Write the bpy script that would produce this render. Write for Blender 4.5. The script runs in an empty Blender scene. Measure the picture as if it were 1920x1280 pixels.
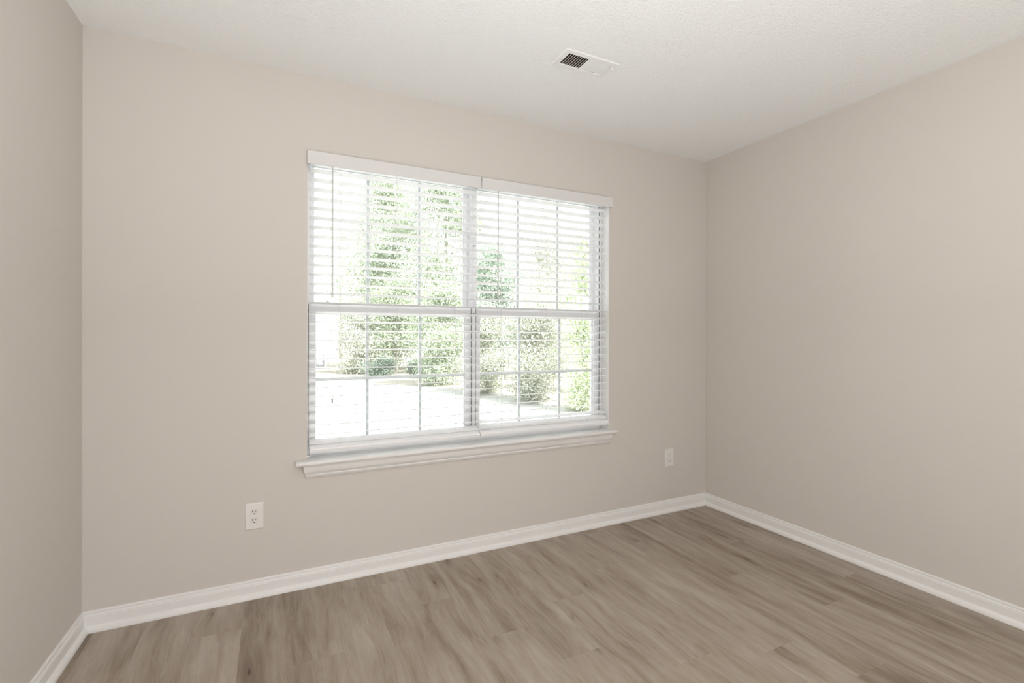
import bpy, bmesh, math, random
import numpy as np
from mathutils import Vector, Matrix

D = bpy.data
SC = bpy.context.scene
COL = SC.collection
R = math.radians

# ------------------------------------------------------------------ camera
cam_d = D.cameras.new('camera')
cam = D.objects.new('camera', cam_d)
COL.objects.link(cam)
YAW, PITCH, ROLL, F = 0.455806, -0.00075, 0.00236, 915.31
fw = Vector((math.sin(YAW) * math.cos(PITCH), math.cos(YAW) * math.cos(PITCH), math.sin(PITCH)))
rt = Vector((math.cos(YAW), -math.sin(YAW), 0))
up = rt.cross(fw)
rt2 = rt * math.cos(ROLL) + up * math.sin(ROLL)
up2 = -rt * math.sin(ROLL) + up * math.cos(ROLL)
CAM = Vector((0.68854, -2.5242, 1.19582))
cam.matrix_world = Matrix(((rt2.x, up2.x, -fw.x, CAM.x), (rt2.y, up2.y, -fw.y, CAM.y),
                           (rt2.z, up2.z, -fw.z, CAM.z), (0, 0, 0, 1)))
cam_d.sensor_width = 36.0
cam_d.lens = F / 1920 * 36
cam_d.shift_y = -9.79 / 1920
cam_d.clip_start = 0.02
cam_d.clip_end = 300
SC.camera = cam

# ------------------------------------------------------------------ view, world, sun, lights
vs = SC.view_settings
vs.view_transform = 'Standard'
vs.look = 'None'
vs.exposure = 0.02
vs.gamma = 1.0
vs.use_curve_mapping = False
SC.cycles.max_bounces = 10
SC.cycles.diffuse_bounces = 6
SC.cycles.transparent_max_bounces = 24
SC.cycles.sample_clamp_indirect = 6

world = D.worlds.new('world')
SC.world = world
world.use_nodes = True
bg = world.node_tree.nodes['Background']
bg.inputs['Color'].default_value = (0.93, 0.97, 1.0, 1)
bg.inputs['Strength'].default_value = 3.6

sun_d = D.lights.new('sun', 'SUN')
sun_d.energy = 18
sun_d.angle = R(1.0)
sun_d.color = (1.0, 0.975, 0.93)
sun = D.objects.new('sun', sun_d)
COL.objects.link(sun)
sun.rotation_euler = Vector((-0.35, 0.62, -0.9)).to_track_quat('-Z', 'Y').to_euler()

H = 2.44            # ceiling height
W = 3.468           # back wall length
RY = -4.7           # rear of the room
LA = 0.0236         # the left wall splays a touch


def area(name, loc, aim, sx, sy, power, col):
    d = D.lights.new(name, 'AREA')
    d.shape = 'RECTANGLE'
    d.size = sx
    d.size_y = sy
    d.energy = power
    d.color = col
    o = D.objects.new(name, d)
    COL.objects.link(o)
    o.location = loc
    o.rotation_euler = (Vector(aim) - Vector(loc)).to_track_quat('-Z', 'Z').to_euler()
    return o


# added fill light, set in the wide opening of the wall behind the camera
area('rear_fill', (1.9, RY + 0.05, 0.95), (1.2, 0, 2.9), 2.6, 1.8, 7.5, (1.0, 1.0, 1.0))
# added unseen lights behind the camera: one aimed at the ceiling, one all round
area('ceiling_fill', (0.95, -2.86, 1.30), (0.95, -2.859, 2.44), 0.3, 0.3, 51, (1.0, 0.995, 0.99))
# added low fill light, aimed at the ceiling towards the window
area('low_ceiling_fill', (1.25, -3.05, 0.30), (1.1, -1.25, 2.44), 0.2, 0.2, 20, (1.0, 0.995, 0.99))
fill_d = D.lights.new('room_fill_glow', 'POINT')
fill_d.energy = 12
fill_d.shadow_soft_size = 0.14
fill_d.color = (1.0, 0.99, 0.98)
fill_glow = D.objects.new('room_fill_glow', fill_d)
COL.objects.link(fill_glow)
fill_glow.location = (0.95, -2.86, 1.22)


# ------------------------------------------------------------------ helpers
def new_mat(name, col, rough=0.5, spec=0.3, metal=0.0):
    m = D.materials.new(name)
    m.use_nodes = True
    b = m.node_tree.nodes['Principled BSDF']
    b.inputs['Base Color'].default_value = (*col, 1)
    b.inputs['Roughness'].default_value = rough
    b.inputs['Specular IOR Level'].default_value = spec
    b.inputs['Metallic'].default_value = metal
    return m


class N:
    """tiny node helper"""
    def __init__(s, m):
        s.t = m.node_tree
        s.b = s.t.nodes['Principled BSDF']

    def n(s, kind, **kw):
        x = s.t.nodes.new(kind)
        for k, v in kw.items():
            if k in ('inp',):
                for a, b in v.items():
                    x.inputs[a].default_value = b
            else:
                setattr(x, k, v)
        return x

    def l(s, a, b):
        s.t.links.new(a, b)

    def math(s, op, a, b=None, clamp=False):
        x = s.t.nodes.new('ShaderNodeMath')
        x.operation = op
        x.use_clamp = clamp
        for i, v in enumerate((a, b)):
            if v is None:
                continue
            if isinstance(v, (int, float)):
                x.inputs[i].default_value = v
            else:
                s.l(v, x.inputs[i])
        return x.outputs[0]

    def ramp(s, fac, stops):
        x = s.t.nodes.new('ShaderNodeValToRGB')
        e = x.color_ramp.elements
        while len(e) < len(stops):
            e.new(0.5)
        for i, (p, c) in enumerate(stops):
            e[i].position = p
            e[i].color = c if len(c) == 4 else (*c, 1)
        s.l(fac, x.inputs[0])
        return x.outputs[0]

    def noise(s, vec, scale, detail=3, rough=0.55, dist=0.0):
        x = s.n('ShaderNodeTexNoise')
        x.inputs['Scale'].default_value = scale
        x.inputs['Detail'].default_value = detail
        x.inputs['Roughness'].default_value = rough
        x.inputs['Distortion'].default_value = dist
        if vec is not None:
            s.l(vec, x.inputs['Vector'])
        return x.outputs['Fac']

    def bump(s, h, strength, distance=0.01):
        x = s.n('ShaderNodeBump')
        x.inputs['Strength'].default_value = strength
        x.inputs['Distance'].default_value = distance
        s.l(h, x.inputs['Height'])
        s.l(x.outputs[0], s.b.inputs['Normal'])


def painted(name, col, rough, bscale, bstr, bdist, spec=0.3):
    m = new_mat(name, col, rough, spec)
    n = N(m)
    tc = n.n('ShaderNodeTexCoord').outputs['Object']
    n.bump(n.noise(tc, bscale, 2), bstr, bdist)
    return m


M_wall = painted('beige_wall_paint', (0.638, 0.600, 0.557), 0.62, 420, 0.12, 0.001, 0.25)
M_trim = painted('white_trim_paint', (0.80, 0.79, 0.775), 0.38, 60, 0.03, 0.001, 0.4)
M_vinyl = new_mat('white_window_vinyl', (0.90, 0.905, 0.92), 0.35, 0.4)
M_blind = new_mat('white_blind_vinyl', (0.90, 0.90, 0.91), 0.4, 0.35)
M_valance = new_mat('white_valance', (0.70, 0.69, 0.685), 0.45, 0.35)
M_cord = new_mat('white_cord', (0.80, 0.80, 0.78), 0.8, 0.1)
M_wand = new_mat('grey_clear_wand', (0.64, 0.65, 0.64), 0.3, 0.4)
M_plate = new_mat('white_outlet_plastic', (0.79, 0.765, 0.74), 0.35, 0.4)
M_recept = new_mat('white_receptacle_plastic', (0.76, 0.735, 0.71), 0.3, 0.4)
M_dark = new_mat('dark_slot', (0.03, 0.028, 0.025), 0.7, 0.1)
M_seam = new_mat('dark_seam', (0.17, 0.175, 0.17), 0.6, 0.2)
M_strip = new_mat('grey_weatherstrip', (0.33, 0.33, 0.33), 0.7, 0.2)
M_vent = new_mat('white_vent_enamel', (0.85, 0.855, 0.845), 0.4, 0.35)
M_duct = new_mat('vent_duct_shade', (0.12, 0.09, 0.075), 0.8, 0.1)
M_metal = new_mat('screw_metal', (0.55, 0.54, 0.52), 0.35, 0.5, 0.8)

# popcorn / orange-peel ceiling
M_ceil = new_mat('textured_white_ceiling', (0.915, 0.93, 0.935), 0.9, 0.1)
n = N(M_ceil)
tc = n.n('ShaderNodeTexCoord').outputs['Object']
a = n.noise(tc, 115, 4, 0.6, 0.4)
b = n.noise(tc, 38, 2, 0.5)
h = n.math('ADD', n.math('MULTIPLY', n.ramp(a, [(0.42, (0, 0, 0)), (0.66, (1, 1, 1))]), 1.0), n.math('MULTIPLY', b, 0.5))
n.bump(h, 0.42, 0.005)

# vinyl plank floor: each plank's own random numbers sit in the colour attribute 'plank'
M_floor = new_mat('grey_brown_oak_plank', (0.3, 0.25, 0.2), 0.42, 0.32)
n = N(M_floor)
at = n.n('ShaderNodeAttribute', attribute_name='plank')
sp = n.n('ShaderNodeSeparateColor')
n.l(at.outputs['Color'], sp.inputs[0])
tc = n.n('ShaderNodeTexCoord').outputs['Object']
off = n.n('ShaderNodeCombineXYZ')
n.l(n.math('MULTIPLY', sp.outputs[0], 9.0), off.inputs[0])
n.l(n.math('MULTIPLY', sp.outputs[1], 23.0), off.inputs[1])
n.l(n.math('MULTIPLY', sp.outputs[2], 31.0), off.inputs[2])
va = n.n('ShaderNodeVectorMath', operation='ADD')
n.l(tc, va.inputs[0])
n.l(off.outputs[0], va.inputs[1])
P = va.outputs[0]


def stretched(n, vec, sx, sy, sz=1.0):
    m = n.n('ShaderNodeMapping')
    m.inputs['Scale'].default_value = (sx, sy, sz)
    n.l(vec, m.inputs['Vector'])
    return m.outputs[0]


# gentle waviness of the grain
wv = n.n('ShaderNodeTexNoise')
wv.inputs['Scale'].default_value = 1.0
wv.inputs['Detail'].default_value = 2
n.l(stretched(n, P, 5, 2.2), wv.inputs['Vector'])
wo = n.n('ShaderNodeVectorMath', operation='MULTIPLY_ADD')
n.l(wv.outputs['Color'], wo.inputs[0])
wo.inputs[1].default_value = (0.07, 0.0, 0.0)
n.l(P, wo.inputs[2])
PW = wo.outputs[0]
broad = n.noise(stretched(n, PW, 10, 2.3), 1.0, 4, 0.55, 0.5)
mid = n.noise(stretched(n, PW, 34, 3.6), 1.0, 4, 0.6, 0.8)
fine = n.noise(stretched(n, PW, 190, 9), 1.0, 3, 0.6)
vfine = n.noise(stretched(n, PW, 520, 30), 1.0, 2, 0.6)
# knots: rare smoky spots with a dark heart
vo = n.n('ShaderNodeTexVoronoi')
vo.inputs['Scale'].default_value = 1.0
vo.inputs['Randomness'].default_value = 1.0
n.l(stretched(n, PW, 11, 3.0), vo.inputs['Vector'])
vsep = n.n('ShaderNodeSeparateColor')
n.l(vo.outputs['Color'], vsep.inputs[0])
rare = n.math('GREATER_THAN', vsep.outputs[0], 0.55)
halo = n.math('MULTIPLY', n.ramp(vo.outputs['Distance'], [(0.0, (1, 1, 1)), (0.34, (0, 0, 0))]), rare)
heart = n.math('MULTIPLY', n.ramp(vo.outputs['Distance'], [(0.02, (1, 1, 1)), (0.085, (0, 0, 0))]), rare)
# thin dark cracks
cr = n.noise(stretched(n, PW, 26, 1.1), 1.0, 1, 0.4, 0.2)
crack = n.ramp(n.math('ABSOLUTE', n.math('SUBTRACT', cr, 0.5)), [(0.0, (1, 1, 1)), (0.012, (0, 0, 0))])
crk_mask = n.ramp(n.noise(stretched(n, P, 6, 2.4), 1.0, 1), [(0.60, (0, 0, 0)), (0.70, (1, 1, 1))])
crack = n.math('MULTIPLY', crack, crk_mask)
longs = n.noise(stretched(n, PW, 17, 0.75), 1.0, 2, 0.5, 0.2)
v = n.math('MULTIPLY', broad, 0.30)
v = n.math('ADD', v, n.math('MULTIPLY', longs, 0.26))
v = n.math('ADD', v, n.math('MULTIPLY', mid, 0.25))
v = n.math('ADD', v, n.math('MULTIPLY', fine, 0.13))
v = n.math('ADD', v, n.math('MULTIPLY', vfine, 0.06))
v = n.math('ADD', v, n.math('MULTIPLY', n.math('SUBTRACT', sp.outputs[0], 0.5), 0.06))
v = n.math('SUBTRACT', v, n.math('MULTIPLY', halo, 0.09))
v = n.math('SUBTRACT', v, n.math('MULTIPLY', heart, 0.22))
v = n.math('SUBTRACT', v, n.math('MULTIPLY', crack, 0.16))
colr = n.ramp(v, [(0.14, (0.085, 0.058, 0.040)), (0.39, (0.225, 0.174, 0.132)),
                  (0.49, (0.335, 0.277, 0.223)), (0.62, (0.440, 0.380, 0.322))])
n.l(colr, n.b.inputs['Base Color'])
n.l(n.math('ADD', n.math('MULTIPLY', fine, 0.14), 0.40), n.b.inputs['Roughness'])
n.bump(n.math('ADD', n.math('MULTIPLY', fine, 0.6), n.math('MULTIPLY', vfine, 0.4)), 0.12, 0.001)

# window glass: a thin pane
M_glass = D.materials.new('window_glass')
M_glass.use_nodes = True
t = M_glass.node_tree
t.nodes.clear()
out = t.nodes.new('ShaderNodeOutputMaterial')
mx = t.nodes.new('ShaderNodeMixShader')
fr = t.nodes.new('ShaderNodeFresnel')
fr.inputs['IOR'].default_value = 1.35
tr = t.nodes.new('ShaderNodeBsdfTransparent')
tr.inputs[0].default_value = (0.96, 0.975, 0.97, 1)
gl = t.nodes.new('ShaderNodeBsdfGlossy')
gl.inputs['Roughness'].default_value = 0.02
t.links.new(fr.outputs[0], mx.inputs[0])
t.links.new(tr.outputs[0], mx.inputs[1])
t.links.new(gl.outputs[0], mx.inputs[2])
t.links.new(mx.outputs[0], out.inputs[0])

# glowing surface of the added lamps behind the camera
M_added_glow = new_mat('added_lamp_glow', (0.9, 0.88, 0.84), 0.5, 0.3)
M_added_glow.node_tree.nodes['Principled BSDF'].inputs['Emission Color'].default_value = (1, 0.93, 0.85, 1)
M_added_glow.node_tree.nodes['Principled BSDF'].inputs['Emission Strength'].default_value = 2.0


def leaf_mat(name, c1, c2, trans=0.35):
    m = new_mat(name, c1, 0.6, 0.25)
    n = N(m)
    at = n.n('ShaderNodeAttribute', attribute_name='tint')
    col = n.ramp(at.outputs['Fac'], [(0.0, c1), (1.0, c2)])
    n.l(col, n.b.inputs['Base Color'])
    out = [x for x in n.t.nodes if x.type == 'OUTPUT_MATERIAL'][0]
    tl = n.n('ShaderNodeBsdfTranslucent')
    n.l(col, tl.inputs[0])
    mx = n.n('ShaderNodeMixShader')
    mx.inputs[0].default_value = trans
    n.l(n.b.outputs[0], mx.inputs[1])
    n.l(tl.outputs[0], mx.inputs[2])
    n.l(mx.outputs[0], out.inputs[0])
    return m


M_leaf_mid = leaf_mat('mid_green_leaves', (0.20, 0.255, 0.175), (0.66, 0.70, 0.56))
M_leaf_blue = leaf_mat('cool_green_leaves', (0.21, 0.28, 0.235), (0.60, 0.66, 0.56))
M_leaf_lime = leaf_mat('fresh_green_leaves', (0.38, 0.46, 0.29), (0.76, 0.80, 0.62))
M_leaf_grey = leaf_mat('grey_green_leaves', (0.26, 0.28, 0.225), (0.70, 0.71, 0.62))
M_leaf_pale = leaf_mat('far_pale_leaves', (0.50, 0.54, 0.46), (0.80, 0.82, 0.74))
M_hedge = leaf_mat('dark_hedge_leaves', (0.15, 0.19, 0.165), (0.27, 0.32, 0.26))
M_bark = painted('grey_brown_bark', (0.36, 0.33, 0.29), 0.9, 14, 0.5, 0.02, 0.1)
M_siding = painted('pale_house_siding', (0.80, 0.80, 0.79), 0.6, 8, 0.05, 0.01)
M_roof = painted('pale_grey_shingles', (0.66, 0.66, 0.66), 0.9, 20, 0.3, 0.01)
M_housewin = new_mat('house_window_glass', (0.42, 0.44, 0.47), 0.15, 0.5)
M_winframe = new_mat('grey_house_window_frame', (0.30, 0.30, 0.32), 0.6, 0.3)

# pale dry lawn
M_lawn = new_mat('pale_dry_lawn', (0.5, 0.49, 0.42), 0.9, 0.1)
n = N(M_lawn)
tc = n.n('ShaderNodeTexCoord').outputs['Object']
g = n.noise(tc, 0.9, 5, 0.6)
n.l(n.ramp(g, [(0.35, (0.34, 0.34, 0.315)), (0.65, (0.41, 0.405, 0.385))]), n.b.inputs['Base Color'])
n.bump(n.noise(tc, 40, 3), 0.3, 0.02)
M_mulch = painted('pine_needle_litter', (0.36, 0.33, 0.28), 0.95, 30, 0.6, 0.03, 0.05)


class MB:
    """collects faces and links them as ONE mesh object"""
    def __init__(s):
        s.v = []
        s.f = []

    def box(s, x0, x1, y0, y1, z0, z1):
        b = len(s.v)
        s.v += [(x, y, z) for z in (z0, z1) for y in (y0, y1) for x in (x0, x1)]
        for q in ((0, 2, 3, 1), (4, 5, 7, 6), (0, 1, 5, 4), (2, 6, 7, 3), (0, 4, 6, 2), (1, 3, 7, 5)):
            s.f.append(tuple(b + i for i in q))
        return s

    def prism(s, A, B):
        """A and B: the same ring of points at both ends"""
        b = len(s.v)
        k = len(A)
        s.v += [tuple(p) for p in A] + [tuple(p) for p in B]
        for i in range(k):
            j = (i + 1) % k
            s.f.append((b + i, b + j, b + k + j, b + k + i))
        s.f.append(tuple(b + i for i in range(k - 1, -1, -1)))
        s.f.append(tuple(b + k + i for i in range(k)))
        return s

    def tube(s, pts, r, seg=8):
        pts = [Vector(p) for p in pts]
        rs = r if isinstance(r, (list, tuple)) else [r] * len(pts)
        rings = []
        for i, p in enumerate(pts):
            d = (pts[min(i + 1, len(pts) - 1)] - pts[max(i - 1, 0)]).normalized()
            u = d.orthogonal().normalized() if abs(d.z) < 0.95 else Vector((1, 0, 0))
            u = (u - d * u.dot(d)).normalized()
            w_ = d.cross(u)
            b = len(s.v)
            for k in range(seg):
                a = 2 * math.pi * k / seg
                q = p + (u * math.cos(a) + w_ * math.sin(a)) * rs[i]
                s.v.append(tuple(q))
            rings.append(b)
        for a, b in zip(rings, rings[1:]):
            for k in range(seg):
                j = (k + 1) % seg
                s.f.append((a + k, a + j, b + j, b + k))
        s.f.append(tuple(rings[0] + k for k in range(seg - 1, -1, -1)))
        s.f.append(tuple(rings[-1] + k for k in range(seg)))
        return s

    def build(s, name, mat, parent=None, bevel=0.0, smooth=False, segs=2):
        me = D.meshes.new(name)
        me.from_pydata(s.v, [], s.f)
        bm = bmesh.new()
        bm.from_mesh(me)
        bmesh.ops.recalc_face_normals(bm, faces=bm.faces)
        bm.to_mesh(me)
        bm.free()
        me.materials.append(mat)
        if smooth:
            for p in me.polygons:
                p.use_smooth = True
        o = D.objects.new(name, me)
        COL.objects.link(o)
        if bevel:
            m = o.modifiers.new('bevel', 'BEVEL')
            m.width = bevel
            m.segments = segs
            m.limit_method = 'ANGLE'
            m.angle_limit = R(35)
        if parent:
            o.parent = parent
        return o


def tag(o, label=None, cat=None, group=None, kind=None):
    if label:
        o['label'] = label
    if cat:
        o['category'] = cat
    if group:
        o['group'] = group
    if kind:
        o['kind'] = kind
    return o


def empty(name, loc=(0, 0, 0)):
    o = D.objects.new(name, None)
    COL.objects.link(o)
    o.location = loc
    return o


# ------------------------------------------------------------------ room shell
OX0, OX1, OZ0, OZ1 = 0.836, 2.616, 0.581, 2.080     # the window opening
m = MB()
m.box(-0.3, OX0, 0, 0.17, -0.02, H + 0.02)
m.box(OX1, W + 0.25, 0, 0.17, -0.02, H + 0.02)
m.box(OX0, OX1, 0, 0.17, -0.02, OZ0)
m.box(OX0, OX1, 0, 0.17, OZ1, H + 0.02)
tag(m.build('wall_back', M_wall), 'beige painted wall that holds the twin window', 'wall', kind='structure')

m = MB()
A = [(0, 0.0, -0.02), (-0.15, 0.0, -0.02), (-0.15, 0.0, H + 0.02), (0, 0.0, H + 0.02)]
B = [(x + LA * RY, RY, z) for x, _, z in A]
m.prism(A, B)
tag(m.build('wall_left', M_wall), 'beige painted side wall at the left edge of the view', 'wall', kind='structure')
m = MB().box(W, W + 0.15, RY, 0, -0.02, H + 0.02)
tag(m.build('wall_right', M_wall), 'bare beige painted side wall right of the window wall', 'wall', kind='structure')
# the wall behind the camera, with a wide cased opening
m = MB()
m.box(-0.3, 0.45, RY - 0.15, RY, -0.02, H + 0.02)
m.box(3.3, W + 0.15, RY - 0.15, RY, -0.02, H + 0.02)
m.box(0.45, 3.3, RY - 0.15, RY, 2.3, H + 0.02)
tag(m.build('wall_front', M_wall), 'beige wall with a wide opening behind the viewer', 'wall', kind='structure')
# hall beyond the opening
m = MB()
m.box(-0.3, W + 0.15, RY - 1.5, RY - 1.4, -0.02, H + 0.02)
m.box(-0.4, -0.3, RY - 1.5, RY - 0.0, -0.02, H + 0.02)
m.box(W + 0.15, W + 0.25, RY - 1.5, RY - 0.0, -0.02, H + 0.02)
tag(m.build('wall_hall', M_wall), 'beige hall walls beyond the opening behind the viewer', 'wall', kind='structure')

HX0, HX1, HY0, HY1 = 1.8545, 2.0870, -0.7100, -0.6212      # the duct hole behind the register
m = MB().box(-0.4, HX0, RY - 1.5, 0.17, H, H + 0.15)
m.box(HX1, W + 0.25, RY - 1.5, 0.17, H, H + 0.15)
m.box(HX0, HX1, RY - 1.5, HY0, H, H + 0.15)
m.box(HX0, HX1, HY1, 0.17, H, H + 0.15)
tag(m.build('ceiling', M_ceil), 'white textured ceiling with one air register', 'ceiling', kind='structure')

# floor planks, one mesh; joints placed where the photo shows them
rnd = random.Random(11)
PW_, PL = 0.178, 1.22
JOINTS = {0: -0.59, 2: -0.14, 4: -0.75, 5: -0.99, 6: -0.634, 7: -1.20, 8: -0.47, 9: -1.29, 11: -0.823, 12: -1.19,
          1: -1.05, 3: -0.40, 10: -0.30, 13: -0.55, -1: -0.95, -2: -0.25, -3: -0.7, -4: -0.4, -5: -1.0}
m = MB()
cols = []
for i in range(-7, 16):
    x0 = 0.755 + i * PW_
    x1 = x0 + PW_
    x0c, x1c = max(x0, -0.3), min(x1, W + 0.14)
    if x1c <= x0c:
        continue
    j = JOINTS.get(i, rnd.uniform(-1.2, 0))
    ys = [j + k * PL for k in range(-6, 3)]
    for a, b in zip(ys, ys[1:]):
        a, b = max(a, RY - 1.45), min(b, 0.1)
        if b <= a:
            continue
        g_ = 0.00012
        m.box(x0c + g_, x1c - g_, a + g_, b - g_, -0.004, 0.0)
        cols += [(rnd.random(), rnd.random(), rnd.random(), 1)] * 8
nb = len(m.v)
m.box(-0.4, W + 0.25, RY - 1.5, 0.17, -0.05, -0.0015)
cols += [(0.1, 0.5, 0.5, 1)] * 8
fl = m.build('floor', M_floor)
at = fl.data.color_attributes.new('plank', 'FLOAT_COLOR', 'POINT')
at.data.foreach_set('color', [c for q in cols for c in q])
tag(fl, 'grey brown wood look plank floor', 'floor', kind='structure')

# ------------------------------------------------------------------ baseboards, mitred in the corners
BP = [(0.0, 0.0), (0.0286, 0.0), (0.0290, 0.004), (0.0275, 0.0105), (0.0240, 0.0165), (0.0190, 0.0205), (0.0140, 0.0230),
      (0.0132, 0.0245), (0.0128, 0.0560), (0.0112, 0.0585), (0.0116, 0.0610), (0.0106, 0.0635), (0.0078, 0.0660),
      (0.0070, 0.0700), (0.0080, 0.0730), (0.0068, 0.0775), (0.0046, 0.0800), (0.0, 0.0800)]
m = MB()
m.prism([(d - LA * d, -d, z) for d, z in BP], [(W - d, -d, z) for d, z in BP])
tag(m.build('baseboard_back', M_trim), 'white moulded baseboard under the window', 'baseboard', kind='structure')
m = MB()
m.prism([(d - LA * d, -d, z) for d, z in BP], [(d + LA * RY, RY, z) for d, z in BP])
tag(m.build('baseboard_left', M_trim), 'white moulded baseboard along the left wall', 'baseboard', kind='structure')
m = MB()
m.prism([(W - d, -d, z) for d, z in BP], [(W - d, RY, z) for d, z in BP])
tag(m.build('baseboard_right', M_trim), 'white moulded baseboard along the right wall', 'baseboard', kind='structure')

# ------------------------------------------------------------------ window stool and apron
ST = 0.600
m = MB()
prof = [(0.062, 0.581), (0.062, ST), (-0.040, ST), (-0.0435, ST - 0.002), (-0.0465, ST - 0.006), (-0.0465, ST - 0.012), (-0.0435, ST - 0.017), (-0.040, 0.581)]
m.prism([(OX0 + 0.0005, y, z) for y, z in prof], [(OX1 - 0.0005, y, z) for y, z in prof])
hp = [(-0.0003 if y > 0 else y, z) for y, z in prof]
m.prism([(0.7855, y, z) for y, z in hp], [(OX0 + 0.0005, y, z) for y, z in hp])
m.prism([(OX1 - 0.0005, y, z) for y, z in hp], [(2.650, y, z) for y, z in hp])
tag(m.build('trim_1', M_trim), 'white window stool with short horns past the opening', 'window sill', kind='structure')
AP = [(0.0, 0.581), (0.0300, 0.581), (0.0300, 0.5755), (0.0270, 0.5745), (0.0262, 0.5715), (0.0255, 0.5600), (0.0225, 0.5480),
      (0.0170, 0.5390), (0.0130, 0.5350), (0.0120, 0.5330), (0.0135, 0.5310), (0.0125, 0.5260), (0.0090, 0.5215), (0.0070, 0.5170), (0.0, 0.5165)]
m = MB()
m.prism([(0.838 - 0.70 * d, -d, z) for d, z in AP], [(2.613 + 0.62 * d, -d, z) for d, z in AP])
tag(m.build('trim_2', M_trim), 'white moulded apron under the window stool', 'window trim', kind='structure')

# ------------------------------------------------------------------ the twin window
win = empty('window_1', (1.726, 0.09, 0.6))
tag(win, 'white vinyl twin single hung window with grilles', 'window', kind='structure')


def wp(mb, name, mat, parent=None, **kw):
    """a part of the window, built in world coordinates"""
    o = mb.build(name, mat, None, **kw)
    par = parent or win
    o.parent = par
    o.matrix_parent_inverse = Matrix.Translation(win.location).inverted() if par is win else Matrix.Identity(4)
    return o


UL = (0.852, 1.701)
UR = (1.737, 2.586)
FZ0, FZ1 = 0.600, 2.078
# jamb liners on the reveals
for x0, x1 in ((OX0, OX0 + 0.0012), (OX1 - 0.004, OX1)):
    wp(MB().box(x0, x1, 0.001, 0.079, ST + 0.0005, OZ1 - 0.0005), 'jamb', M_trim)
# outer frame
m = MB()
m.box(OX0 + 0.0005, UL[0], 0.080, 0.165, FZ0, FZ1)
m.box(UR[1], OX1 - 0.0005, 0.080, 0.165, FZ0, FZ1)
m.box(UL[0], UR[1], 0.080, 0.165, 2.066, FZ1)
m.box(UL[0], UR[1], 0.064, 0.165, FZ0, 0.622)
m.box(UR[1] + 0.0125, OX1 - 0.006, 0.0755, 0.0805, FZ0 + 0.02, FZ1)
wp(m, 'window_frame', M_vinyl, bevel=0.001)
m = MB()
m.box(UL[1], UR[0], 0.080, 0.165, 0.622, 2.066)
m.box(UL[1] + 0.0105, UR[0] - 0.0085, 0.076, 0.082, 0.622, 2.066)
wp(m, 'mullion', M_vinyl, bevel=0.001)
m = MB()
m.box(UL[1] + 0.0035, UL[1] + 0.0070, 0.0785, 0.081, 0.64, 1.352)
m.box(OX0 + 0.0080, OX0 + 0.0118, 0.0785, 0.081, 0.626, 1.352)  # left strip: dark colour stands for shade in the open sash gap
m.box(UR[1] + 0.0080, UR[1] + 0.0115, 0.0785, 0.081, 0.64, 2.05)
tag(wp(m, 'seam_strip', M_seam), 'dark seam lines, the left one painted gap shade')
wp(MB().box(UR[0] - 0.0065, UR[0] - 0.0035, 0.0745, 0.0765, 0.64, 1.352), 'seam_strip', M_strip)
for z in (1.708, 1.322, 0.985):
    m = MB()
    m.tube([(1.7190, 0.0735, z), (1.7190, 0.0765, z)], 0.0032 if z > 1 else 0.0022, 12)
    tag(wp(m, 'screw_hole', M_dark), 'small dark screw hole')


def sash(name, x0, x1, z0, z1, yf, yb, sw, rb, rt, vm, hz, mw, label):
    """stiles and rails as one frame, its pane and grille as sub-parts"""
    m = MB()
    gx0, gx1, gz0, gz1 = x0 + sw, x1 - sw, z0 + rb, z1 - rt
    m.box(x0, gx0, yf, yb, z0, z1)
    m.box(gx1, x1, yf, yb, z0, z1)
    m.box(gx0, gx1, yf, yb, z0, gz0)
    m.box(gx0, gx1, yf, yb, gz1, z1)
    yg = (yf + yb) / 2 + 0.006
    # glazing bead
    for a in ((gx0, gx0 + 0.004, gz0, gz1), (gx1 - 0.004, gx1, gz0, gz1), (gx0, gx1, gz0, gz0 + 0.004), (gx0, gx1, gz1 - 0.004, gz1)):
        m.box(a[0], a[1], yg - 0.009, yg + 0.004, a[2], a[3])
    s = wp(m, name, M_vinyl, bevel=0.0012)
    s['label'] = label
    g = MB().box(gx0, gx1, yg - 0.0015, yg + 0.0015, gz0, gz1)
    wp(g, 'window_pane', M_glass, s)
    gr = MB()
    for x in vm:
        gr.box(x - mw / 2, x + mw / 2, yg + 0.003, yg + 0.009, gz0, gz1)
    gr.box(gx0, gx1, yg + 0.0032, yg + 0.0088, hz - mw / 2, hz + mw / 2)
    wp(gr, 'grille', M_vinyl, s)
    return s


for (x0, x1), vl, vu, side in ((UL, (1.135, 1.418), (1.143, 1.421), 'left'), (UR, (2.030, 2.316), (2.036, 2.321), 'right')):
    sash('upper_sash', x0 + 0.001, x1 - 0.001, 1.31, 2.066, 0.127, 0.155, 0.020, 0.034, 0.014, vu, 1.700, 0.016,
         'upper sash of the %s window' % side)
    ls = sash('lower_sash', x0 + 0.001, x1 - 0.001, 0.6225, 1.344, 0.088, 0.124, 0.026, 0.034, 0.030, vl, 0.973, 0.016,
              'lower sash of the %s window' % side)
    # meeting rail with its finger lip and the check rail behind
    m = MB()
    m.box(x0 + 0.003, x1 - 0.003, 0.085, 0.126, 1.344, 1.357)
    m.box(x0 + 0.004, x1 - 0.018, 0.0800, 0.090, 1.300, 1.318)
    wp(m, 'meeting_rail', M_vinyl, ls, bevel=0.0012)

# ------------------------------------------------------------------ faux wood blinds
PITCHZ, Z_TOP = 0.0459, 2.000
TILT = R(6.5)


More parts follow.
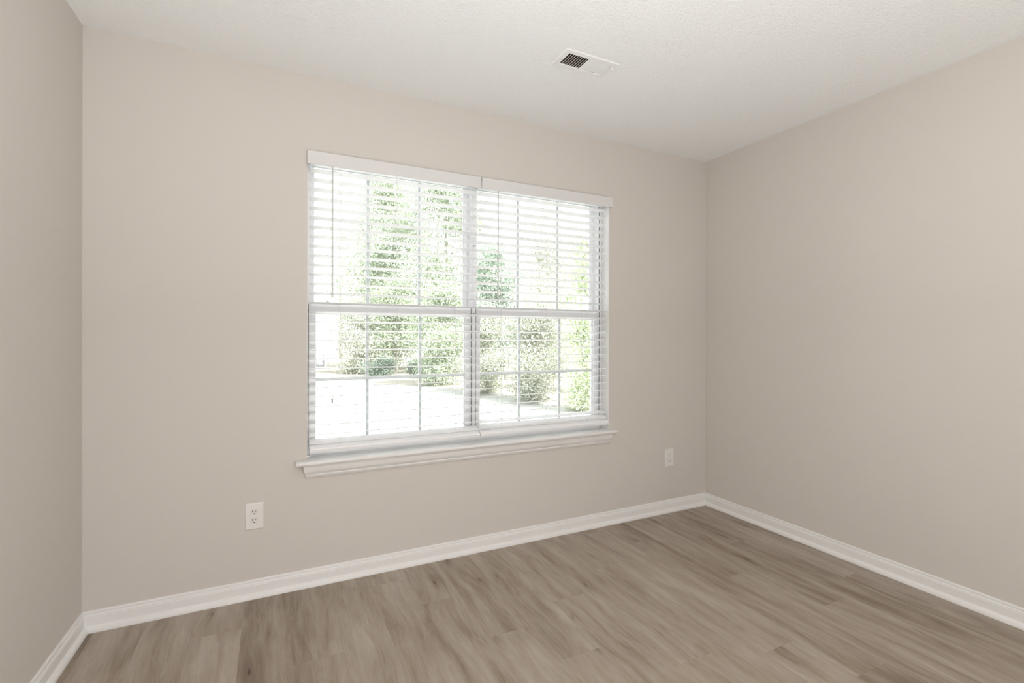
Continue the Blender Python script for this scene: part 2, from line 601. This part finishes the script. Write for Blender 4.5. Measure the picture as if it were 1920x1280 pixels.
def slat_ring(x, yc, zc, tilt, depth=0.050, th=0.0028, crown=0.0012):
    pts = []
    k = 6
    for i in range(k + 1):
        s = -0.5 + i / k
        pts.append((s * depth, crown * (1 - 4 * s * s) + th / 2))
    for i in range(k, -1, -1):
        s = -0.5 + i / k
        pts.append((s * depth, crown * (1 - 4 * s * s) - th / 2))
    c, sn = math.cos(tilt), math.sin(tilt)
    # positive tilt lifts the room-side edge
    return [(x, yc + a * c + b * sn, zc - a * sn + b * c) for a, b in pts]


def make_blind(x0, x1, vx0, vx1, ladders, wand_x, last_tilt, label, stacked):
    root = empty('window_blind', ((x0 + x1) / 2, 0.033, 2.045))
    tag(root, label, 'blind', 'white horizontal blinds in the twin window')

    def bp(mb, name, mat, par=None, **kw):
        o = mb.build(name, mat, None, **kw)
        o.parent = par or root
        if par is None:
            o.matrix_parent_inverse = Matrix.Translation(root.location).inverted()
        return o

    bp(MB().box(x0 + 0.002, x1 - 0.002, 0.010, 0.060, 2.027, 2.066), 'headrail', M_blind, bevel=0.002)
    m = MB()
    m.box(vx0, vx1, -0.0300, -0.0225, 2.0105, 2.0715)
    if vx0 < 1.5:
        m.box(vx0, vx0 + 0.0075, -0.0225, -0.0005, 2.0105, 2.0715)
    else:
        m.box(vx1 - 0.0075, vx1, -0.0225, -0.0005, 2.0105, 2.0715)
    # clips that carry the valance
    bp(m, 'valance', M_valance, bevel=0.0014)
    m = MB()
    yc = 0.033
    for k in range(29):
        z = Z_TOP - k * PITCHZ - math.sin(TILT) * 0.025
        m.prism(slat_ring(x0, yc, z, TILT if k < 28 else last_tilt), slat_ring(x1, yc, z, TILT if k < 28 else last_tilt))
    # the slack slats resting on the bottom rail
    for i in range(stacked):
        m.prism(slat_ring(x0, 0.0235 + 0.002 * i, 0.6800 + 0.0052 * i, R(-17), 0.050),
                slat_ring(x1, 0.0235 + 0.002 * i, 0.6800 + 0.0052 * i, R(-17), 0.050))
    bp(m, 'slats', M_blind, smooth=False)
    # bottom rail, room edge dipped
    c, s = math.cos(R(22)), math.sin(R(22))
    rp = [(-0.025, -0.009), (-0.0255, 0.004), (-0.023, 0.0085), (0.023, 0.0085), (0.0255, 0.004), (0.025, -0.009), (0.017, -0.0115), (-0.017, -0.0115)]
    ring = [(0.0015 + a * c - b * s, 0.6555 + a * s + b * c) for a, b in rp]
    rail = bp(MB().prism([(x0, y, z) for y, z in ring], [(x1, y, z) for y, z in ring]), 'bottom_rail', M_blind, bevel=0.001)
    for lx in ladders:
        m = MB()
        for y in (0.0078, 0.0585):
            m.tube([(lx, y, 2.028), (lx, y, 0.72), (lx, y - (0.008 if y > 0.02 else 0.016), 0.662)], 0.0008, 5)
        m.tube([(lx + 0.010, 0.033, 2.028), (lx + 0.010, 0.033, 0.69), (lx + 0.010, 0.012, 0.655)], 0.0008, 5)
        bp(m, 'ladder_cord', M_cord)
        m = MB().box(lx - 0.002, lx + 0.060, -0.006, 0.030, 0.6355, 0.6425)
        o = bp(m, 'cord_plug', M_valance, bevel=0.001)
    # tilt wand
    m = MB()
    m.tube([(wand_x, -0.010, 2.030), (wand_x, -0.010, 1.40), (wand_x, -0.010, 1.382)], [0.0042, 0.0042, 0.0050], 8)
    m.tube([(wand_x, 0.012, 2.052), (wand_x, -0.004, 2.046), (wand_x, -0.010, 2.028)], 0.0014, 6)
    tag(bp(m, 'tilt_wand', M_wand), 'grey clear tilt wand')
    return root


make_blind(0.848, 1.7205, 0.8340, 1.7217, (0.988, 1.262, 1.588), 0.9485, R(6.5),
           'white horizontal blind over the left half of the twin window', 1)
make_blind(1.7260, 2.5985, 1.7257, 2.6214, (1.862, 2.162, 2.446), 1.8330, R(-9),
           'white horizontal blind over the right half of the twin window', 2)


# ------------------------------------------------------------------ wall outlets
def make_outlet(xc, zc, w, hgt, label):
    root = empty('wall_outlet', (xc, 0, zc))
    tag(root, label, 'outlet', 'duplex outlets on the window wall')
    m = MB()
    a, b, d1, d2, bv = w / 2, hgt / 2, -0.0004, -0.0062, 0.0042
    m.prism([(-a, d1, -b), (a, d1, -b), (a, d1, b), (-a, d1, b)],
            [(-a + bv, d2, -b + bv), (a - bv, d2, -b + bv), (a - bv, d2, b - bv), (-a + bv, d2, b - bv)])
    m.build('wall_plate', M_plate, root, bevel=0.0012)
    for dz in (0.0195, -0.0195):
        rg = []
        for k in range(28):
            t_ = 2 * math.pi * k / 28
            rg.append((0.0172 * math.cos(t_), max(-0.0138, min(0.0138, 0.0172 * math.sin(t_)))))
        m = MB().prism([(x, -0.0058, z + dz) for x, z in rg], [(x * 0.97, -0.0078, z * 0.97 + dz) for x, z in rg])
        rc = m.build('receptacle', M_recept, root)
        m = MB()
        m.box(-0.0078, -0.0056, -0.0081, -0.0070, dz + 0.0005, dz + 0.0095)
        m.box(0.0058, 0.0076, -0.0081, -0.0070, dz + 0.0012, dz + 0.0085)
        m.tube([(0, -0.0081, dz - 0.0070), (0, -0.0070, dz - 0.0070)], 0.0026, 12)
        sl = m.build('socket_slots', M_dark, rc)
        sl['label'] = 'dark slots and ground hole'
    m = MB().tube([(0, -0.0060, 0), (0, -0.0072, 0)], 0.0032, 14)
    m.build('screw', M_plate, root)
    return root


make_outlet(0.6143, 0.3692, 0.0765, 0.1215, 'white duplex outlet low on the wall, left of the window')
make_outlet(3.1245, 0.3671, 0.0765, 0.1205, 'white duplex outlet low on the wall, right of the window near the corner')

# ------------------------------------------------------------------ ceiling register
vx0, vx1, vy0, vy1 = 1.8285, 2.1130, -0.7360, -0.5952
vent = empty('ceiling_vent', ((vx0 + vx1) / 2, (vy0 + vy1) / 2, H))
tag(vent, 'white rectangular two way air register on the textured ceiling', 'vent')
hx, hy = (vx1 - vx0) / 2, (vy1 - vy0) / 2
fx, fy = hx - 0.026, hy - 0.026
m = MB()
zb, ztop = -0.0042, -0.0003
# flared rim: four trapezoid bars with a raised inner face
for s in (1, -1):
    m.prism([(-hx, s * hy, ztop), (-hx + 0.004, s * (hy - 0.004), zb), (-fx, s * fy, zb), (-fx, s * fy, ztop)],
            [(hx, s * hy, ztop), (hx - 0.004, s * (hy - 0.004), zb), (fx, s * fy, zb), (fx, s * fy, ztop)])
    m.prism([(s * hx, -hy, ztop), (s * (hx - 0.004), -hy + 0.004, zb), (s * fx, -fy, zb), (s * fx, -fy, ztop)],
            [(s * hx, hy, ztop), (s * (hx - 0.004), hy - 0.004, zb), (s * fx, fy, zb), (s * fx, fy, ztop)])
m.box(-0.0085, 0.0085, -fy, fy, zb, ztop)
m.build('vent_frame', M_vent, vent)
m = MB()
for q in ((-fx, fx, -fy, fy, 0.060, 0.062), (-fx + 0.0002, -fx + 0.001, -fy, fy, 0.0005, 0.06), (fx - 0.001, fx - 0.0002, -fy, fy, 0.0005, 0.06),
          (-fx, fx, -fy + 0.0002, -fy + 0.001, 0.0005, 0.06), (-fx, fx, fy - 0.001, fy - 0.0002, 0.0005, 0.06), (-fx, fx, -0.002, 0.002, 0.010, 0.013)):
    m.box(*q)
bk = m.build('duct_backing', M_duct, vent)
bk['label'] = 'dark duct seen between the louvers'
for s in (-1, 1):
    m = MB()
    nl = 9
    a0, a1 = (0.0085, fx)
    for k in range(nl):
        xc = s * (a0 + (a1 - a0) * (k + 0.5) / nl)
        # blades lean outwards, away from the middle bar
        c1, c2 = Vector((xc - s * 0.0056, 0, 0.0062)), Vector((xc + s * 0.0046, 0, -0.0030))
        nrm = Vector((c2.z - c1.z, 0, -(c2.x - c1.x))).normalized() * 0.0005
        ring = [c1 + nrm, c2 + nrm, c2 - nrm, c1 - nrm]
        m.prism([(p.x, -fy, p.z) for p in ring], [(p.x, fy, p.z) for p in ring])
    m.build('louvers', M_vent, vent)
m = MB().box(hx - 0.020, hx - 0.011, -0.030, -0.026, -0.0100, -0.0040)
m.box(hx - 0.014, hx - 0.011, -0.036, -0.020, -0.0110, -0.0095)
m.build('damper_lever', M_vent, vent)
for s in (-1, 1):
    MB().tube([(s * (hx - 0.0155), 0.0, -0.0040), (s * (hx - 0.0155), 0.0, -0.0052)], 0.0030, 12).build('screw', M_vent, vent)

# ------------------------------------------------------------------ added unseen lamp bodies for the fill lights
lamp = empty('added_floor_lamp', (0.95, -2.86, 0))
tag(lamp, 'added unseen floor lamp with an open glass bowl, behind the viewer', 'floor lamp')
MB().tube([(0, 0, 0.0005), (0, 0, 0.018), (0, 0, 0.026)], [0.13, 0.13, 0.02], 32).build('lamp_base', M_metal, lamp)
MB().tube([(0, 0, 0.02), (0, 0, 0.97)], 0.011, 12).build('pole', M_metal, lamp)
MB().tube([(0, 0, 0.96), (0, 0, 0.975), (0, 0, 1.0), (0, 0, 1.03)], [0.02, 0.08, 0.13, 0.155], 32).build('lamp_shade', M_added_glow, lamp, smooth=True)

can = empty('added_can_lamp', (1.25, -3.05, 0))
tag(can, 'added unseen round metal can lamp on the floor behind the viewer', 'lamp')
MB().tube([(0, 0, 0.0005), (0, 0, 0.10), (0, 0, 0.20)], [0.085, 0.085, 0.11], 24).build('can_body', M_metal, can)
MB().tube([(0, 0, 0.2005), (0, 0, 0.212)], 0.105, 24).build('lamp_lens', M_added_glow, can)

# ------------------------------------------------------------------ outside
GZ = -0.40
m = MB().box(-40, 60, 0.18, 90, GZ - 0.3, GZ)
tag(m.build('ground', M_lawn), 'pale sunlit lawn outside the window', 'lawn', kind='structure')
# litter strip under the trees
rnd = random.Random(3)
edge = [(0.9, 15.2), (2.4, 14.35), (3.65, 13.85), (4.95, 12.75), (5.7, 11.3), (6.1, 10.6), (6.45, 8.0), (6.65, 6.0), (6.8, 4.6), (9, 2), (20, 2), (22, 40), (0, 40), (0.2, 24)]
mb = MB()
pts = []
for (xa, ya), (xb, yb) in zip(edge, edge[1:]):
    for k in range(5):
        t_ = k / 5
        pts.append((xa + (xb - xa) * t_ + rnd.uniform(-0.22, 0.22), ya + (yb - ya) * t_ + rnd.uniform(-0.22, 0.22)))
mb.prism([(x, y, GZ - 0.02) for x, y in pts], [(x, y, GZ + 0.006) for x, y in pts])
tag(mb.build('litter_bed', M_mulch), 'brown needle litter bed under the trees', 'ground', kind='structure')


def leaf_mesh(name, centers, spread, per, size, seed, mat, parent, squash=0.8, dark=0.0):
    rs = np.random.RandomState(seed)
    nc = len(centers)
    n_ = nc * per
    c = np.repeat(np.array(centers, float), per, axis=0)
    p = c + rs.normal(0, 1, (n_, 3)) * spread * np.array([1, 1, squash])
    # each leaf: a pointed, slightly folded four-corner blade
    d = rs.normal(0, 1, (n_, 3)); d[:, 2] -= 0.4
    d /= np.linalg.norm(d, axis=1)[:, None]
    q = rs.normal(0, 1, (n_, 3)); q[:, 2] += 0.0
    s = np.cross(d, q); s /= np.linalg.norm(s, axis=1)[:, None]
    u = np.cross(s, d)
    L = size * rs.uniform(0.7, 1.35, n_)[:, None]
    Wd = L * 0.28
    v = np.stack([p, p + d * L * 0.5 + s * Wd + u * L * 0.08, p + d * L, p + d * L * 0.5 - s * Wd + u * L * 0.08], axis=1).reshape(-1, 3)
    v[:, 2] = np.maximum(v[:, 2], GZ + 0.01 - (parent.location.z if parent else 0))
    me = D.meshes.new(name)
    me.vertices.add(n_ * 4)
    me.vertices.foreach_set('co', v.ravel())
    me.loops.add(n_ * 4)
    me.loops.foreach_set('vertex_index', np.arange(n_ * 4))
    me.polygons.add(n_)
    me.polygons.foreach_set('loop_start', np.arange(n_) * 4)
    me.update(calc_edges=True)
    at = me.color_attributes.new('tint', 'FLOAT_COLOR', 'POINT')
    tcl = np.repeat(rs.uniform(0, 1, nc), per) * 0.45 + rs.uniform(0, 0.55, n_)
    tcl = np.repeat(tcl, 4)
    at.data.foreach_set('color', np.stack([tcl, tcl, tcl, np.ones_like(tcl)], 1).ravel())
    me.materials.append(mat)
    o = D.objects.new(name, me)
    COL.objects.link(o)
    o.parent = parent
    return o


def make_tree(name, loc, hgt, rx, ry, z0, mat, label, seed, clusters=150, per=70, leaf=0.16, spread=0.26, cat='tree', group='trees and shrubs beyond the lawn'):
    """tapering trunk, forking branches that end in clusters of leaves"""
    rs = random.Random(seed)
    root = empty(name, (loc[0], loc[1], GZ))
    tag(root, label, cat, group)
    wood = MB()
    top = hgt * 0.92
    pts = [Vector((0, 0, -0.02))]
    k = 9
    for i in range(1, k + 1):
        pts.append(Vector((rs.uniform(-1, 1) * 0.04 * hgt * 0.3, rs.uniform(-1, 1) * 0.04 * hgt * 0.3, top * i / k)))
    r0 = 0.010 * hgt + 0.02
    wood.tube(pts, [r0 * (1 - 0.88 * i / k) for i in range(k + 1)], 8)
    cen = []
    nb = max(10, clusters // 7)
    for b_ in range(nb):
        f_ = z0 / hgt + (0.97 - z0 / hgt) * (b_ + rs.random()) / nb
        base = pts[min(k, max(0, int(f_ * k)))].copy()
        base.z = min(top, f_ * hgt)
        ang = rs.uniform(0, 2 * math.pi)
        prof_ = math.sin(math.pi * min(1, max(0.12, (f_ * hgt - z0) / (hgt - z0) * 0.86 + 0.16))) ** 0.7
        ln = (0.45 + 0.55 * rs.random()) * prof_
        tip = base + Vector((math.cos(ang) * rx * ln, math.sin(ang) * ry * ln, rs.uniform(0.0, 0.14) * hgt))
        midp = base.lerp(tip, 0.5) + Vector((0, 0, -0.03 * hgt * rs.random()))
        rb = r0 * 0.32 * (1 - 0.6 * f_)
        wood.tube([base, midp, tip], [rb, rb * 0.6, rb * 0.18], 5)
        for c_ in range(max(1, clusters // nb)):
            t_ = rs.uniform(0.3, 1.05)
            q = base.lerp(tip, t_) + Vector((rs.gauss(0, 0.16 * rx), rs.gauss(0, 0.16 * ry), rs.gauss(0, 0.05 * hgt)))
            cen.append(tuple(q))
    wood.build('trunk', M_bark, root, smooth=True)
    leaf_mesh('foliage', cen, spread, per, leaf, seed, mat, root)
    return root


def at(px, d):
    """ground point seen in that column of the photograph, d metres ahead"""
    p = CAM + (fw + rt * ((px - 960) / F)) * d
    return (p.x, p.y)


T = [
    ('leafy_tree', at(692, 25.5), 8.0, 1.9, 2.0, 0.9, M_leaf_grey, 'sparse grey green tree beside the white house, farthest left', 150, 60, 0.11, 0.40),
    ('leafy_tree', at(735, 24.0), 9.6, 2.35, 2.2, 0.4, M_leaf_mid, 'tall mid green tree filling the middle of the left window', 270, 105, 0.11, 0.34),
    ('leafy_tree', at(838, 22.0), 9.4, 2.4, 2.2, 0.4, M_leaf_mid, 'tall dense green tree behind the right edge of the left window', 280, 105, 0.105, 0.32),
    ('leafy_tree', at(922, 19.5), 5.2, 1.5, 1.6, 0.3, M_leaf_blue, 'cool green tree just right of the window mullion', 170, 100, 0.095, 0.25),
    ('leafy_tree', at(1012, 18.0), 5.6, 1.9, 1.7, 0.5, M_leaf_grey, 'sparse grey green tree in the middle of the right window', 130, 80, 0.09, 0.30),
    ('leafy_tree', at(1104, 14.0), 4.3, 1.15, 1.2, 0.4, M_leaf_lime, 'fresh green tree at the far right of the window', 130, 90, 0.09, 0.20),
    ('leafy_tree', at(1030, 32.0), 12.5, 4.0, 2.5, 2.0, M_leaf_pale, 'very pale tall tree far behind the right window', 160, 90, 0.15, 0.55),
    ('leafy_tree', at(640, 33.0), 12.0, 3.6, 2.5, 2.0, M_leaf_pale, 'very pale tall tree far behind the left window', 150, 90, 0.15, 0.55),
    ('evergreen_shrub', at(672, 20.5), 3.0, 1.25, 1.1, 0.1, M_leaf_grey, 'rounded grey green shrub left of the dark clipped shrubs', 120, 120, 0.075, 0.21),
    ('evergreen_shrub', at(745, 20.5), 3.8, 1.3, 0.9, 0.7, M_leaf_mid, 'broad green shrub above the left dark clipped shrub', 150, 120, 0.075, 0.21),
    ('evergreen_shrub', at(832, 15.7), 3.1, 1.1, 0.9, 0.05, M_leaf_mid, 'bushy green shrub left of the mullion, low at the lawn edge', 150, 120, 0.07, 0.18),
    ('evergreen_shrub', at(915, 13.5), 2.35, 0.75, 0.9, 0.05, M_leaf_grey, 'low grey green shrub at the left of the right window', 120, 120, 0.06, 0.15),
    ('evergreen_shrub', at(1010, 11.9), 2.35, 0.95, 0.9, 0.05, M_leaf_grey, 'low grey green shrub in the middle of the right window', 140, 120, 0.06, 0.16),
    ('evergreen_shrub', at(1092, 10.4), 2.1, 0.55, 0.7, 0.05, M_leaf_lime, 'bright green shrub closest to the house, right edge of the window', 90, 110, 0.06, 0.13),
    ('hedge_shrub', at(716, 18.6), 0.62, 0.78, 0.42, 0.0, M_hedge, 'dark low clipped shrub at the lawn edge, left one', 70, 130, 0.05, 0.12),
    ('hedge_shrub', at(786, 18.3), 0.62, 0.78, 0.42, 0.0, M_hedge, 'dark low clipped shrub at the lawn edge, right one', 70, 130, 0.05, 0.12),
]
for i, (nm, loc, hg, rx, ry, z0, mt, lb, cl, per, lf, spd) in enumerate(T):
    make_tree(nm, loc, hg, rx, ry, z0, mt, lb, 40 + i, cl, per, lf, spd, 'tree' if nm == 'leafy_tree' else 'shrub')

# neighbour's house at the far left of the view through the window
hs = empty('neighbour_house', (1.1, 20.9, GZ))
tag(hs, 'pale white sided house at the left edge of the window view', 'house')
m = MB()
m.box(-3.0, 1.75, 0, 3, 0, 3.2)
for k in range(17):
    m.box(-3.0, 1.75, -0.02, 0.0, k * 0.18, k * 0.18 + 0.165)
m.prism([(-3.0, 0, 3.2), (1.75, 0, 3.2), (-0.62, 0, 4.75)], [(-3.0, 3, 3.2), (1.75, 3, 3.2), (-0.62, 3, 4.75)])
m.build('house_wall', M_siding, hs)
m = MB()
m.prism([(1.95, -0.25, 3.07), (-0.62, -0.25, 4.77), (-0.62, -0.25, 4.90), (2.05, -0.25, 3.15)], [(1.95, 3.25, 3.07), (-0.62, 3.25, 4.77), (-0.62, 3.25, 4.90), (2.05, 3.25, 3.15)])
m.prism([(-3.2, -0.25, 3.07), (-0.62, -0.25, 4.77), (-0.62, -0.25, 4.90), (-3.3, -0.25, 3.15)], [(-3.2, 3.25, 3.07), (-0.62, 3.25, 4.77), (-0.62, 3.25, 4.90), (-3.3, 3.25, 3.15)])
m.build('roof', M_roof, hs)
wf = MB().box(1.33, 1.66, -0.08, -0.02, 0.22, 1.32).build('window', M_winframe, hs)
MB().box(1.38, 1.61, -0.085, -0.078, 0.27, 1.27).build('pane', M_housewin, wf)

# small stake in the lawn
st = MB().tube([(1.95, 9.67, GZ - 0.05), (1.95, 9.67, GZ + 0.10)], [0.018, 0.018], 8)
st.tube([(1.95, 9.67, GZ + 0.10), (1.95, 9.67, GZ + 0.115)], [0.030, 0.030], 10)
tag(st.build('yard_stake', M_dark), 'tiny grey stake standing in the bright lawn', 'stake')
